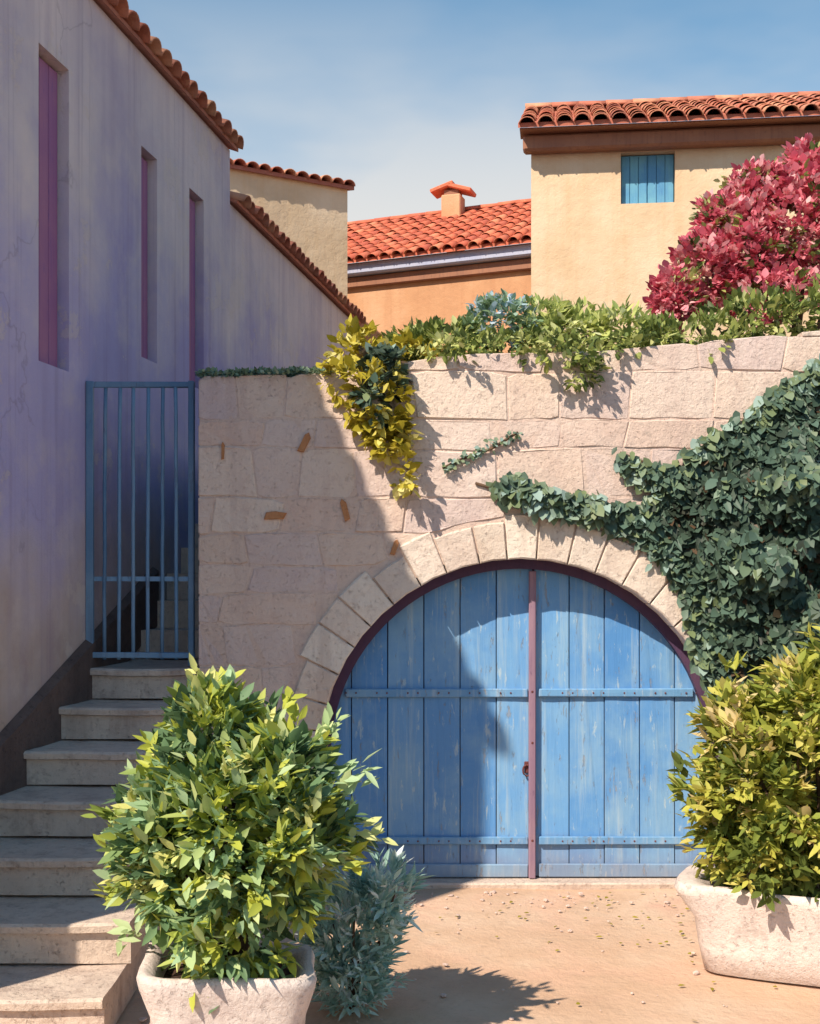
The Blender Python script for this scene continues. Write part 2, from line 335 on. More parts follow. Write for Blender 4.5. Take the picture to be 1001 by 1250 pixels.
# ------------------------------------------------------------------ leaves
def leaf_mesh(name, pos, axis, nrm, length, width, tint, mat, parent=None, kind=None, curl=0.12):
    n = len(pos)
    axis = axis/np.linalg.norm(axis, axis=1, keepdims=True)
    side = np.cross(axis, nrm); side /= (np.linalg.norm(side, axis=1, keepdims=True)+1e-9)
    up = np.cross(side, axis)
    l = length[:, None]; w = width[:, None]
    v = np.empty((n, 7, 3))
    v[:,0] = pos
    v[:,1] = pos + axis*l*0.35 + side*w*0.5 + up*l*0.03
    v[:,2] = pos + axis*l*0.40 - up*l*0.04
    v[:,3] = pos + axis*l*0.35 - side*w*0.5 + up*l*0.03
    v[:,4] = pos + axis*l*0.72 + side*w*0.36 - up*l*curl*0.4
    v[:,5] = pos + axis*l*0.72 - side*w*0.36 - up*l*curl*0.4
    v[:,6] = pos + axis*l - up*l*curl
    tri = np.array([[0,1,2],[0,2,3],[2,1,4],[2,5,3],[2,4,6],[2,6,5]])
    f = (np.arange(n)[:, None, None]*7 + tri[None]).reshape(-1)
    me = bpy.data.meshes.new(name); nf = n*6
    me.vertices.add(n*7); me.vertices.foreach_set('co', v.reshape(-1))
    me.loops.add(nf*3); me.loops.foreach_set('vertex_index', f.astype(np.int32))
    me.polygons.add(nf); me.polygons.foreach_set('loop_start', np.arange(0, nf*3, 3, dtype=np.int32)); me.polygons.foreach_set('loop_total', np.full(nf, 3, dtype=np.int32))
    at = me.attributes.new('tint', 'FLOAT', 'POINT'); at.data.foreach_set('value', np.repeat(np.clip(tint, 0, 1), 7).astype(np.float32))
    me.update(); me.validate()
    o = link(name, me, mat, parent)
    if kind: o['kind'] = kind
    return o

def unit(n):
    v = rng.normal(size=(n, 3)); return v/np.linalg.norm(v, axis=1, keepdims=True)

def clumps(blobs, n_clump, per, clump_r, length, width, up=0.35, tint_spread=0.18, shell=0.25, droop=0.0):
    """leaves gathered in sprigs over the shells of ellipsoids [(centre, radii, weight)]"""
    P_, A_, N_, L_, W_, T_ = [], [], [], [], [], []
    wts = np.array([b[2] for b in blobs], float); wts /= wts.sum()
    cnt = rng.multinomial(n_clump, wts)
    for (c, r, _), k in zip(blobs, cnt):
        d = unit(k); rr = 1 - shell*rng.random((k, 1))**0.8
        jit = 1 + 0.14*rng.normal(size=(k, 1))
        cc = np.array(c) + d*np.array(r)*rr*jit
        out = d/np.array(r); out /= np.linalg.norm(out, axis=1, keepdims=True)
        out = out + np.array([0, 0, up]) + 0.35*unit(k)
        ct = rng.random(k)
        m = rng.integers(int(per*0.6), int(per*1.4)+1, size=k)
        idx = np.repeat(np.arange(k), m); n = len(idx)
        a = out[idx] + 0.85*unit(n) + np.array([0, 0, -droop])
        p = cc[idx] + unit(n)*clump_r*rng.random((n, 1))**0.5
        nn = np.array([0, 0, 1.0]) + 0.7*unit(n) + 0.4*out[idx]
        P_.append(p); A_.append(a); N_.append(nn)
        sz = 0.45+0.85*rng.random(n)**1.2; L_.append(length*sz); W_.append(width*sz*(0.75+0.5*rng.random(n)))
        T_.append(ct[idx] + tint_spread*rng.normal(size=n))
    return [np.concatenate(x) for x in (P_, A_, N_, L_, W_, T_)]

def stems(parent, base, tips, r=0.012, name='stem'):
    for t in tips:
        b0 = Vector(base); t = Vector(t); mid = b0.lerp(t, 0.5) + Vector((random.uniform(-.04,.04), random.uniform(-.04,.04), 0.04))
        tube(name, [b0, mid, t], [r, r*0.8, r*0.4], M['bark'], parent, 6)

# ================================================================== SETTING
# ground: sheet to the horizon with gentle relief near the camera
V, Fc = [], []
xs = np.concatenate([[-400,-120,-40,-14], np.linspace(-6, 6, 61), [14,40,120,400]])
ys = np.concatenate([[-120,-40,-14], np.linspace(-9, 0.3, 50), [3, 10, 40,120,400]])
for y in ys:
    for x in xs:
        z = 0.012*mnoise.noise(Vector((x*1.3, y*1.3, 0))) + 0.006*mnoise.noise(Vector((x*4, y*4, 3))) if abs(x) <= 6 and -9 <= y <= 0.3 else 0
        V.append((x, y, z - 0.008))
nx = len(xs)
for j in range(len(ys)-1):
    for i in range(nx-1): Fc.append([j*nx+i, j*nx+i+1, (j+1)*nx+i+1, (j+1)*nx+i])
g = mesh('ground', V, Fc, M['ground'], None, True); tag(g, 'sunlit ochre and pink packed ground in front of the blue door', 'ground', kind='structure')
rd = mesh('added_road', [(-60,-40,0.006),(60,-40,0.006),(60,-4.2,0.006),(-60,-4.2,0.006)], [[0,1,2,3]], M['asphalt']); tag(rd, 'unseen grey asphalt lane added to cut warm bounce light', 'added_road', kind='structure')  # unseen lane added outside the view to weaken warm ground bounce
terr = box_mesh('terrace_ground', -1.30, 14, 0.42, 40, -0.2, 2.95, M['soil'], None); tag(terr, 'raised garden terrace behind the arch wall', 'terrace', kind='structure')

# ------------------------------------------------------------------ tall lavender house (left)
UX, UY = 0.159, 0.987
O = Vector((-2.08, 0.10, 0))
U = Vector((UX, UY, 0)); W = Vector((-UY, UX, 0))
def hx(u=0, w=0, z=0): return O + U*u + W*w + Vector((0, 0, z))
HXF = Matrix(((U.x, W.x, 0, O.x), (U.y, W.y, 0, O.y), (0, 0, 1, 0), (0, 0, 0, 1)))
house = empty('plaster_house', hx(0, 2, 0), 'tall lavender limewashed house with slit windows and tiled eaves beside the stairs', 'house')
slots = [(-0.64, -0.22, 3.25, 5.12), (1.0, 1.32, 3.55, 5.06), (2.04, 2.40, 3.5, 5.07)]
U0, U1, U2 = -3.62, 3.12, 8.7
H1, H2 = 5.72, 5.27
wall_holes('wall', U0, U1, -0.1, H1, slots, 0.4, M['lav'], house, HXF)
box_mesh('wall', U0+0.003, U1-0.003, 0.405, 6.0, -0.1, H1-0.01, M['lav'], house, xf=HXF)
box_mesh('wall', U1+0.002, U2, 0.02, 6.0, -0.1, H2, M['lav'], house, xf=HXF)
for (a, bb, z0, z1) in slots:                    # plum board shutters deep in the slits
    sh = box_mesh('shutter', a+0.004, bb-0.004, 0.085, 0.12, z0+0.004, z1-0.004, M['shutter'], house, xf=HXF)
    n = 3; wd = (bb-a-0.03)/n
    for i in range(n):
        box_mesh('board', a+0.015+i*wd+0.004, a+0.015+(i+1)*wd-0.004, 0.066, 0.087, z0+0.02, z1-0.02, M['shutter'], sh, bevel=0.004, xf=HXF)

def make_tile(name, mat, L=0.46, r0=0.105, r1=0.085, th=0.014, seg=8):
    V, Fc = [], []
    for s in (0, 1):
        r = r0 if s == 0 else r1
        for t in (0, th):
            for k in range(seg+1):
                a = math.pi*k/seg; V.append((math.cos(a)*(r-t), s*L, math.sin(a)*(r-t)*0.85))
    n = seg+1
    for k in range(seg):
        Fc.append([k, k+1, 2*n+k+1, 2*n+k]); Fc.append([n+k+1, n+k, 3*n+k, 3*n+k+1])
        Fc.append([k+1, k, n+k, n+k+1]); Fc.append([2*n+k, 2*n+k+1, 3*n+k+1, 3*n+k])
    for k in (0, seg):
        Fc.append([k, n+k, 3*n+k, 2*n+k])
    me = bpy.data.meshes.new(name); me.from_pydata(V, [], Fc); me.update()
    bm = bmesh.new(); bm.from_mesh(me); bmesh.ops.recalc_face_normals(bm, faces=bm.faces); bm.to_mesh(me); bm.free()
    me.polygons.foreach_set('use_smooth', [True]*len(me.polygons)); me.materials.append(mat)
    return me
TM = {'tile': make_tile('tile', M['tile']), 'tile_red': make_tile('tile', M['tile_red'])}

def roof(parent, xf, u0, u1, z, slope, depth, over, rows, kind, pitch=0.205, ridge=False, lift=0.0, th=0.06):
    """slab roof rising with local w from an eave at w=-over; cover tiles laid in rows as parts"""
    sl = math.tan(slope); c, s = math.cos(slope), math.sin(slope)
    prof = [(-over, z+lift), (depth, z+lift+sl*(depth+over)), (depth, z+lift+sl*(depth+over)+th), (-over, z+lift+th)]
    V = [xf @ Vector((u, w, zz)) for u in (u0, u1) for w, zz in prof]
    rf = mesh('roof', V, [[0,1,2,3],[7,6,5,4],[0,4,5,1],[1,5,6,2],[2,6,7,3],[3,7,4,0]], M[kind], parent)
    n = int((u1-u0)/pitch); pitch = (u1-u0)/n
    R3 = xf.to_3x3()
    for j in range(rows):
        for i in range(n):
            d = j*0.36 - 0.05 + random.uniform(-.012, .012)
            u = u0 + (i+0.5)*pitch + random.uniform(-.008, .008)
            loc = xf @ Vector((u, -over + d*c, z+lift+th + d*s + j*0.002 + random.uniform(-.004,.006)))
            rot = R3.to_4x4() @ Matrix.Rotation(slope - 0.035, 4, 'X') @ Matrix.Rotation(random.uniform(-.035,.035), 4, 'Y') @ Matrix.Rotation(random.uniform(-.03,.03), 4, 'Z')
            mw = Matrix.Translation(loc) @ rot @ Matrix.Diagonal((1.02, 1, random.uniform(.9, 1.12), 1))
            o = bpy.data.objects.new('tile', TM[kind]); C.objects.link(o); o.parent = rf; 
            o.matrix_parent_inverse = Matrix.Translation(parent.location).inverted() @ Matrix.Identity(4) if False else Matrix.Identity(4)
            # roof object sits at the parent's inverse, its world matrix is identity
            o.matrix_basis = mw
    if ridge:
        zr = z+lift+sl*(depth+over)+0.05
        for i in range(int((u1-u0)/0.40)+1):
            mw = Matrix.Translation(xf @ Vector((u0+0.02+i*0.40, depth-0.06, zr))) @ R3.to_4x4() @ Matrix.Rotation(-math.pi/2, 4, 'Z') @ Matrix.Rotation(0.03+random.uniform(-.02,.02), 4, 'X') @ Matrix.Diagonal((1.25, 1, 1.2, 1))
            o = bpy.data.objects.new('ridge_tile', TM[kind]); C.objects.link(o); o.parent = rf; o.matrix_basis = mw
    return rf
roof(house, HXF, U0-0.05, U1+0.06, H1, rad(20), 6.2, 0.06, 2, 'tile', th=0.03)
roof(house, HXF, U1+0.065, U2+0.06, H2, rad(20), 6.2, 0.05, 2, 'tile', th=0.03)

# ------------------------------------------------------------------ staircase
HS, TS, N1 = 0.2, 0.45, 7
stair = empty('stone_staircase', (-1.8, -1.2, 0), 'worn stone staircase climbing beside the lavender house to the blue gate', 'stairs')
def wall_x(y): return O.x + (y-O.y)*UX/UY
for k in range(1, N1+1):
    y0 = -2.6 + TS*(k-1); y1 = 0.75 if k < N1 else 0.95
    bm = bmesh.new(); nx_, jx = 7, random.uniform(-.02,.02)
    xr = -1.29 + jx if y0 < 0 else -1.36
    # slab with a worn, wavy nosing
    rows = []
    for (yy, zz) in ((y0+0.015, (k-1)*HS+0.002), (y0+0.012, k*HS-0.05), (y0-0.02, k*HS-0.042), (y0-0.024, k*HS-0.012), (y0-0.008, k*HS), (y0+0.2, k*HS-0.004), (y1, k*HS), (y1, (k-1)*HS+0.002)):
        row = []
        for i in range(nx_+1):
            t = i/nx_; xl = wall_x(yy) + 0.004
            xr2 = xr if yy < 0 else -1.36
            x = xl + (xr2-xl)*t
            wv = 0.014*mnoise.noise(Vector((x*3, k*3.7, zz*0.5)))
            row.append(bm.verts.new((x, yy + (wv if yy < y1 else 0), zz + (0.006*mnoise.noise(Vector((x*4, k*9, 1))) - 0.01*math.sin(math.pi*t) if zz > (k-1)*HS+0.1 else 0))))
        rows.append(row)
    for a in range(len(rows)):
        r0, r1 = rows[a], rows[(a+1) % len(rows)]
        for i in range(nx_): bm.faces.new([r0[i], r0[i+1], r1[i+1], r1[i]])
    for e in (0, nx_): bm.faces.new([r[e] for r in rows])
    bmesh.ops.recalc_face_normals(bm, faces=bm.faces)
    me = bpy.data.meshes.new('step'); bm.to_mesh(me); bm.free(); link('step', me, M['step'], stair)
for k in range(8, 13):                           # flight beyond the gate
    y0 = 0.95 + 0.32*(k-8); y1 = y0+0.32+0.3
    xl0, xl1, xr = wall_x(y0)+0.004, wall_x(y1)+0.004, -1.37
    z0, z1 = 1.38, k*HS
    yb = 3.2
    mesh('step', [(xl0,y0,z1-HS+.002),(xr,y0,z1-HS+.002),(xr,yb,z1-HS+.002),(wall_x(yb)+.004,yb,z1-HS+.002),(xl0,y0,z1),(xr,y0,z1),(xr,yb,z1),(wall_x(yb)+.004,yb,z1)],
         [[3,2,1,0],[4,5,6,7],[0,1,5,4],[1,2,6,5],[2,3,7,6],[3,0,4,7]], M['step'], stair)
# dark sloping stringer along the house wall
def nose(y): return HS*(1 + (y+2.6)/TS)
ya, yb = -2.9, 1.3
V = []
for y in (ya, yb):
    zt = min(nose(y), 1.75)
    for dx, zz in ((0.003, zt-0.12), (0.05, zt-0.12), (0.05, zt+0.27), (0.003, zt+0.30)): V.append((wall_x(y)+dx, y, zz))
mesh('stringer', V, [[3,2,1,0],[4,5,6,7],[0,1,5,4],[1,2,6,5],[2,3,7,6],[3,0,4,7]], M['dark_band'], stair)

# ------------------------------------------------------------------ iron gate
gate = empty('iron_gate', (-1.72, 0.16, 1.4), 'blue iron bar gate at the top of the stone stairs', 'gate')
gx0, gx1, gz0, gz1, gy = -2.05, -1.40, 1.43, 3.21, 0.14
def bar(name, a, c, r, n=7):
    pts = [Vector(a).lerp(Vector(c), t/8) + Vector((random.uniform(-.0025,.0025), random.uniform(-.0025,.0025), 0)) for t in range(9)]
    return tube(name, pts, r, M['iron'], gate, n)
box_mesh('frame_rail', gx0-0.02, gx1+0.02, gy-0.016, gy+0.016, gz1-0.02, gz1+0.018, M['iron'], gate, bevel=0.004, jit=0.004)
box_mesh('frame_rail', gx0-0.02, gx1+0.02, gy-0.016, gy+0.016, gz0+0.03, gz0+0.065, M['iron'], gate, bevel=0.004, jit=0.004)
box_mesh('frame_rail', gx0+0.02, gx1, gy+0.012, gy+0.02, gz0+0.52, gz0+0.55, M['iron'], gate)
for x, w in ((gx0, 0.024), (gx1, 0.02)): box_mesh('stile', x-w, x+w, gy-0.018, gy+0.018, gz0-0.02, gz1+0.02, M['iron'], gate, bevel=0.004, jit=0.003)
for i in range(6):
    x = gx0 + (gx1-gx0)*(i+1)/7
    bar('bar', (x, gy, gz0+0.02), (x+random.uniform(-.012,.012), gy, gz1), 0.0125)

# ------------------------------------------------------------------ arch wall
AX, AZ, R0, R1 = 0.706, 0.81, 1.28, 1.545
WX0, WX1 = -1.335, 5.2
def top(x): return float(np.interp(x, [-1.4, -0.5, 0.3, 1.2, 2.6, 5.3], [3.24, 3.26, 3.38, 3.40, 3.53, 3.62]))
def arc(x, R):
    d = abs(x-AX)
    return AZ + math.sqrt(R*R-d*d) if d < R else -9
aw = empty('arch_wall', (2.0, 0.2, 0), 'long pinkish limestone garden wall with the round arch over the blue door', 'wall')
# mortar core with the opening
V, Fc = [], []
def core_piece(xs_, lo, hi):
    b0 = len(V)
    for x in xs_:
        for y in (0.003, 0.40): V.append((x, y, lo(x))); V.append((x, y, hi(x)))
    for i in range(len(xs_)-1):
        a = b0+i*4; c = a+4
        Fc.extend([[a, c, c+1, a+1], [a+2, a+3, c+3, c+2], [a+1, c+1, c+3, a+3], [a, a+2, c+2, c]])
    for a in (b0, b0+(len(xs_)-1)*4): Fc.append([a, a+1, a+3, a+2])
RC = R0+0.06
core_piece(np.linspace(WX0+0.01, AX-RC, 6), lambda x: -0.1, lambda x: top(x)-0.02)
core_piece(AX + RC*np.cos(np.linspace(math.pi, 0, 40)), lambda x: max(arc(x, RC), AZ), lambda x: top(x)-0.02)
core_piece(np.linspace(AX+RC, WX1, 12), lambda x: -0.1, lambda x: top(x)-0.02)
mesh('wall_core', V, Fc, M['mortar'], aw)
# voussoirs
NV = 21; ang = [math.pi*i/NV for i in range(NV+1)]
for i in range(1, NV): ang[i] += random.uniform(-.02, .02)
for i in range(NV):
    g_ = 0.004; a0, a1 = ang[i]+g_/R0*1.0, ang[i+1]-g_/R0
    ro = R1 + random.uniform(-.05, .03)
    poly = [(AX+R0*math.cos(a0), AZ+R0*math.sin(a0)), (AX+ro*math.cos(a0), AZ+ro*math.sin(a0)),
            (AX+ro*math.cos((a0+a1)/2)*1.0, AZ+(ro+.004)*math.sin((a0+a1)/2)), (AX+ro*math.cos(a1), AZ+ro*math.sin(a1)),
            (AX+R0*math.cos(a1), AZ+R0*math.sin(a1)), (AX+(R0+.004)*math.cos((a0+a1)/2), AZ+(R0+.004)*math.sin((a0+a1)/2))]
    prism('voussoir', poly, -0.014+random.uniform(-.006,.004), 0.38, 0.010, M['vous'], aw)
for side in (-1, 1):                              # jamb stones
    z = -0.05
    for i, h in enumerate((0.33, 0.27, 0.25)):
        z1 = min(z+h, AZ) if i < 2 else AZ
        wj = 0.30 if i % 2 else 0.42
        x0, x1 = (AX-R0-wj, AX-R0) if side < 0 else (AX+R0, AX+R0+wj)
        prism('jamb_stone', [(x0, z+.004), (x1, z+.004), (x1, z1-.004), (x0, z1-.004)], -0.018+random.uniform(-.005,.005), 0.38, 0.014, M['vous'], aw)
        z = z1
# coursed blocks, each its own stone, trimmed by the arch ring and by the uneven wall top
RB = R1+0.0
zc = [-0.05]
while zc[-1] < 3.7: zc.append(zc[-1] + random.choice((0.19, 0.23, 0.26, 0.30)))
nst = 0
def zwave(j, x): return zc[j] + (0.034*mnoise.noise(Vector((x*0.9, j*5.3, 2))) + 0.012*mnoise.noise(Vector((x*4.0, j*3.3, 7))) if j else 0)
for j in range(len(zc)-1):
    x = WX0 + random.uniform(-.3, 0); dl = 0.0
    while x < WX1:
        x1 = x + random.uniform(0.26, 0.66); dr_ = random.uniform(-.022, .022)
        xa, xb = max(x, WX0)+0.003, min(x1, WX1)-0.003
        if xb - xa < 0.06: x = x1; dl = dr_; continue
        segs = [(xa, xb)]
        if zc[j] < AZ:                                # beside the jambs
            segs = [(a, c) for a, c in ((xa, min(xb, AX-R0-0.43)), (max(xa, AX+R0+0.43), xb)) if c-a > 0.05]
        for a, c in segs:
            NQ = 7
            cols = np.linspace(a, c, NQ); dd = np.linspace(dl if a == xa and a > WX0+.01 else 0, dr_ if c == xb and c < WX1-.01 else 0, NQ)
            lo = [max(zwave(j, q)+.003, arc(q, RB)) for q in cols]; hi = [min(zwave(j+1, q)-.003, top(q)) for q in cols]
            rnd_ = random.uniform(.012, .03)          # rounded, weather-worn corners
            lo[0] += rnd_*random.random(); lo[-1] += rnd_*random.random(); hi[0] -= rnd_*random.random(); hi[-1] -= rnd_*random.random()
            good = [q for q in range(NQ) if hi[q]-lo[q] > 0.02]
            if len(good) < 3: continue
            runs, cur = [], [good[0]]
            for q in good[1:]:
                if q == cur[-1]+1: cur.append(q)
                else: runs.append(cur); cur = [q]
            runs.append(cur)
            for rn in runs:
                if len(rn) < 3: continue
                poly = [(cols[q]+dd[q], lo[q]) for q in rn] + [(cols[q]-dd[q], hi[q]) for q in reversed(rn)]
                prism('stone', poly, random.uniform(-.006, .002), 0.10, random.uniform(.004, .010), M['stone'], aw); nst += 1
        x = x1; dl = dr_
print('stones', nst)
for (px, py, w, h, a) in ((372,540,9,26,.4), (336,629,28,10,0), (421,622,8,28,-.3), (482,668,7,20,.3), (272,550,4,22,0)):
    p = P(px, py, -0.012); s_ = 1/194
    xf = Matrix.Translation(p) @ Matrix.Rotation(a, 4, 'Y')
    prism('brick_chip', [(-w*s_/2,-h*s_/2), (w*s_/2*.7,-h*s_/2*.9), (w*s_/2, h*s_/2*.6), (0, h*s_/2), (-w*s_/2*.8, h*s_/2*.7)], -0.006, 0.05, 0.005, M['brick'], aw, xf)

# ------------------------------------------------------------------ blue cellar door
DY = 0.25; MX = 0.80
dr = empty('cellar_door', (AX, DY, 0), 'weathered blue double plank door under the stone arch', 'door')
RF = R0+0.01
# plum ring painting in the arch shade, a frame behind the opening edge
seg = 40; V, Fc = [], []
pts = [(AX+RF, 0.01)] + [(AX+RF*math.cos(math.pi*i/seg), AZ+RF*math.sin(math.pi*i/seg)) for i in range(seg+1)] + [(AX-RF, 0.01)]
pin = [(AX+RF-0.07, 0.01)] + [(AX+(RF-0.07)*math.cos(math.pi*i/seg), AZ+(RF-0.07)*math.sin(math.pi*i/seg)) for i in range(seg+1)] + [(AX-RF+0.085, 0.01)]
for (a, c) in zip(pts, pin):
    for y in (DY-0.07, DY+0.08): V.append((a[0], y, a[1])); V.append((c[0], y, c[1]))
for i in range(len(pts)-1):
    a = i*4; c = a+4
    Fc += [[a, c, c+1, a+1], [a+2, a+3, c+3, c+2], [a+1, c+1, c+3, a+3], [a, a+2, c+2, c]]
Fc += [[0,1,3,2], [len(V)-4, len(V)-2, len(V)-1, len(V)-3]]
mesh('arch_shade_rim', V, Fc, M['plum'], dr)
mesh('backing', [(AX-R0, DY+0.09, 0), (AX+R0, DY+0.09, 0), (AX+R0, DY+0.09, 2.1), (AX-R0, DY+0.09, 2.1), (AX-R0, DY+0.12, 0), (AX+R0, DY+0.12, 0), (AX+R0, DY+0.12, 2.1), (AX-R0, DY+0.12, 2.1)],
     [[0,1,2,3],[7,6,5,4],[0,4,5,1],[1,5,6,2],[2,6,7,3],[3,7,4,0]], M['plum'], dr)
RD = RF-0.06
lines = [AX-RD, -0.31, -0.10, 0.10, 0.31, 0.50, MX-0.105, MX+0.0, MX+0.2, MX+0.46, MX+0.66, MX+0.84, MX+1.0, AX+RD]
lines = sorted(set([AX-RD] + [MX-0.005-0.235*i for i in range(0, 6)] + [MX+0.005+0.228*i for i in range(0, 6)] + [AX+RD]))
lines = [l for l in lines if AX-RD <= l <= AX+RD]
for a, c in zip(lines[:-1], lines[1:]):
    if c-a < 0.02: continue
    ga, gc = a+0.003, c-0.003
    cols = np.linspace(ga, gc, 7); hi = [max(arc(q, RD), 0.5) if arc(q, RD) > 0 else AZ for q in cols]
    poly = [(ga, 0.035), (gc, 0.035)] + [(q, h) for q, h in zip(cols[::-1], hi[::-1])]
    prism('plank', poly, DY+random.uniform(-.004,.004), DY+0.035, 0.006, M['door'], dr)
def rail(z0, z1, x0, x1, y=DY-0.028):
    box_mesh('rail', x0, x1, y, DY-0.006, z0, z1, M['rail'], dr, bevel=0.006, jit=0.003)
xl = lambda z: AX - (math.sqrt(RD**2-(z-AZ)**2) if z > AZ else RD) + 0.02
xr_ = lambda z: AX + (math.sqrt(RD**2-(z-AZ)**2) if z > AZ else RD) - 0.02
for z0, z1 in ((1.20, 1.255), (0.245, 0.295), (0.035, 0.12)):
    rail(z0, z1, xl(z1), MX-0.035); rail(z0, z1, MX+0.035, xr_(z1))
st = box_mesh('cover_strip', MX-0.032, MX+0.012, DY-0.05, DY-0.004, 0.03, arc(MX, RD)-0.02, M['strip'], dr, bevel=0.006, jit=0.003)
for z in (1.228, 0.27):                            # nails through each rail
    for i in range(12):
        nxp = AX-RD+0.14+i*0.2
        if abs(nxp-MX) < 0.05 or not xl(z) < nxp < xr_(z): continue
        for dx in (-0.03, 0.035): box_mesh('nail_head', nxp+dx-0.005, nxp+dx+0.005, DY-0.034, DY-0.026, z-0.006, z+0.004, M['rust'], dr, bevel=0.002, jit=0.001)
# ring pull: backplate + drop ring
hp = P(643, 938, DY-0.01)
hd = box_mesh('handle_plate', hp[0]-0.016, hp[0]+0.016, DY-0.018, DY-0.002, hp[2]-0.03, hp[2]+0.045, M['rust'], dr, bevel=0.004)
tube('ring', [(hp[0]+0.026*math.sin(a), DY-0.03, hp[2]+0.0+0.036*math.cos(a)-0.01) for a in np.linspace(0, 2*math.pi, 17)], 0.006, M['rust'], dr, 6)
for z in (0.27, 1.23, 0.9):                       # keyhole / nail heads
    box_mesh('nail_head', MX-0.018, MX-0.004, DY-0.056, DY-0.046, z, z+0.014, M['rust'], dr, bevel=0.003)
box_mesh('threshold', AX-R0+0.02, AX+R0-0.02, DY-0.16, DY+0.08, -0.03, 0.028, M['step'], dr, bevel=0.01, jit=0.005)

# ------------------------------------------------------------------ houses behind the terrace
def frame_xf(p0, p1):
    """local u runs p0 -> p1 along the front, w into the house"""
    d = (Vector((p1[0], p1[1], 0)) - Vector((p0[0], p0[1], 0))).normalized(); w = Vector((-d.y, d.x, 0))
    return Matrix(((d.x, w.x, 0, p0[0]), (d.y, w.y, 0, p0[1]), (0, 0, 1, 0), (0, 0, 0, 1)))
# cream house on the right
xf = frame_xf((1.62, 9.0), (5.36, 8.55))
hr = empty('cream_house', (4.5, 10.5, 2.95), 'cream plastered house with teal window and brown eaves above the bougainvillea', 'house')
ZE = 7.72; LW = 6.2
p0 = Vector((1.62, 9.0, 0))
def ux(px, Y=8.9): return (px-500.5)/(F/(Y+8)) - 1.62
win = (ux(758), ux(823), 6.90, 7.575)
wall_holes('wall', 0, LW, 2.9, ZE+0.1, [win], 0.3, M['cream'], hr, xf)
box_mesh('wall', 0.003, LW-0.003, 0.305, 5.0, 2.9, ZE+0.08, M['cream'], hr, xf=xf)
roof(hr, xf, -0.16, LW+0.1, ZE+0.10, rad(22.5), 2.3, 0.42, 8, 'tile', pitch=0.235, ridge=True)
box_mesh('eave_shade_band', -0.10, LW+0.05, -0.20, -0.003, ZE-0.13, ZE+0.08, M['shade_and_timber'], hr, bevel=0.03, jit=0.006, xf=xf)  # brown box that puts the eave's shadow band into colour
box_mesh('eave_board', -0.14, LW+0.08, -0.38, 0.0, ZE+0.085, ZE+0.105, M['shade_and_timber'], hr, xf=xf @ Matrix.Translation((0,-0.002,0.005)))
wd = box_mesh('window', win[0]+0.005, win[1]-0.005, 0.13, 0.16, win[2]+0.005, win[3]-0.005, M['teal'], hr, xf=xf)
um = (win[0]+win[1])/2
for a, c in ((win[0]+0.01, um-0.006), (um+0.006, win[1]-0.01)):
    for k in range(3):
        q = (c-a)/3
        box_mesh('board', a+k*q+0.003, a+(k+1)*q-0.003, 0.105, 0.132, win[2]+0.012, win[3]-0.012, M['teal'], wd, bevel=0.004, xf=xf)
# orange house with the red roof
xf = frame_xf((-1.16, 16.0), (2.1, 14.5))
ho = empty('orange_house', (0.5, 17, 2.95), 'low orange house with bright red tiled roof between the cream houses', 'house')
box_mesh('wall', -1.6, 5.2, 0, 4, 2.9, 7.72, M['orange'], ho, xf=xf)
box_mesh('under_eave_shade', -1.62, 5.22, -0.10, -0.002, 7.36, 7.56, M['shade_and_timber'], ho, bevel=0.02, xf=xf)  # brown strip painting in the shade below the fascia
box_mesh('fascia', -1.64, 5.24, -0.24, -0.01, 7.57, 7.79, M['fascia'], ho, bevel=0.03, xf=xf)
roof(ho, xf, -1.7, 5.3, 7.76, rad(26), 3.0, 0.34, 10, 'tile_red', pitch=0.25, ridge=True)
cp = xf @ Vector((1.05, 2.6, 0))
ch = box_mesh('chimney', -0.2, 0.2, -0.2, 0.2, 8.6, 9.68, M['orange'], ho, bevel=0.02, xf=Matrix.Translation(cp) @ Matrix.Rotation(-.3, 4, 'Z'))
for s_ in (-1, 1):
    m_ = Matrix.Translation((cp.x, cp.y, 0)) @ Matrix.Rotation(-.3, 4, 'Z') @ Matrix.Translation((s_*0.19, 0, 9.83 - 0.02*s_)) @ Matrix.Rotation(s_*0.30, 4, 'Y')
    box_mesh('cap_tile', -0.25, 0.25, -0.24, 0.24, -0.05, 0.03, M['tile_red'], ch, bevel=0.015, xf=m_)
box_mesh('cap_block', -0.15, 0.15, -0.15, 0.15, 9.68, 9.78, M['shade_and_timber'], ch, xf=Matrix.Translation(cp) @ Matrix.Rotation(-.3, 4, 'Z'))
# ivory house behind the lavender one
xf = frame_xf((-2.62, 11.4), (-1.0, 12.4))
hl = empty('ivory_house', (-3.2, 13.5, 2.95), 'pale ivory house with thin tiled edge rising behind the lavender house', 'house')
box_mesh('wall', -3.4, 1.9, 0, 4, 2.9, 8.16, M['ivory'], hl, xf=xf)
roof(hl, xf, -3.5, 1.98, 8.14, rad(12), 4.0, 0.08, 2, 'tile')

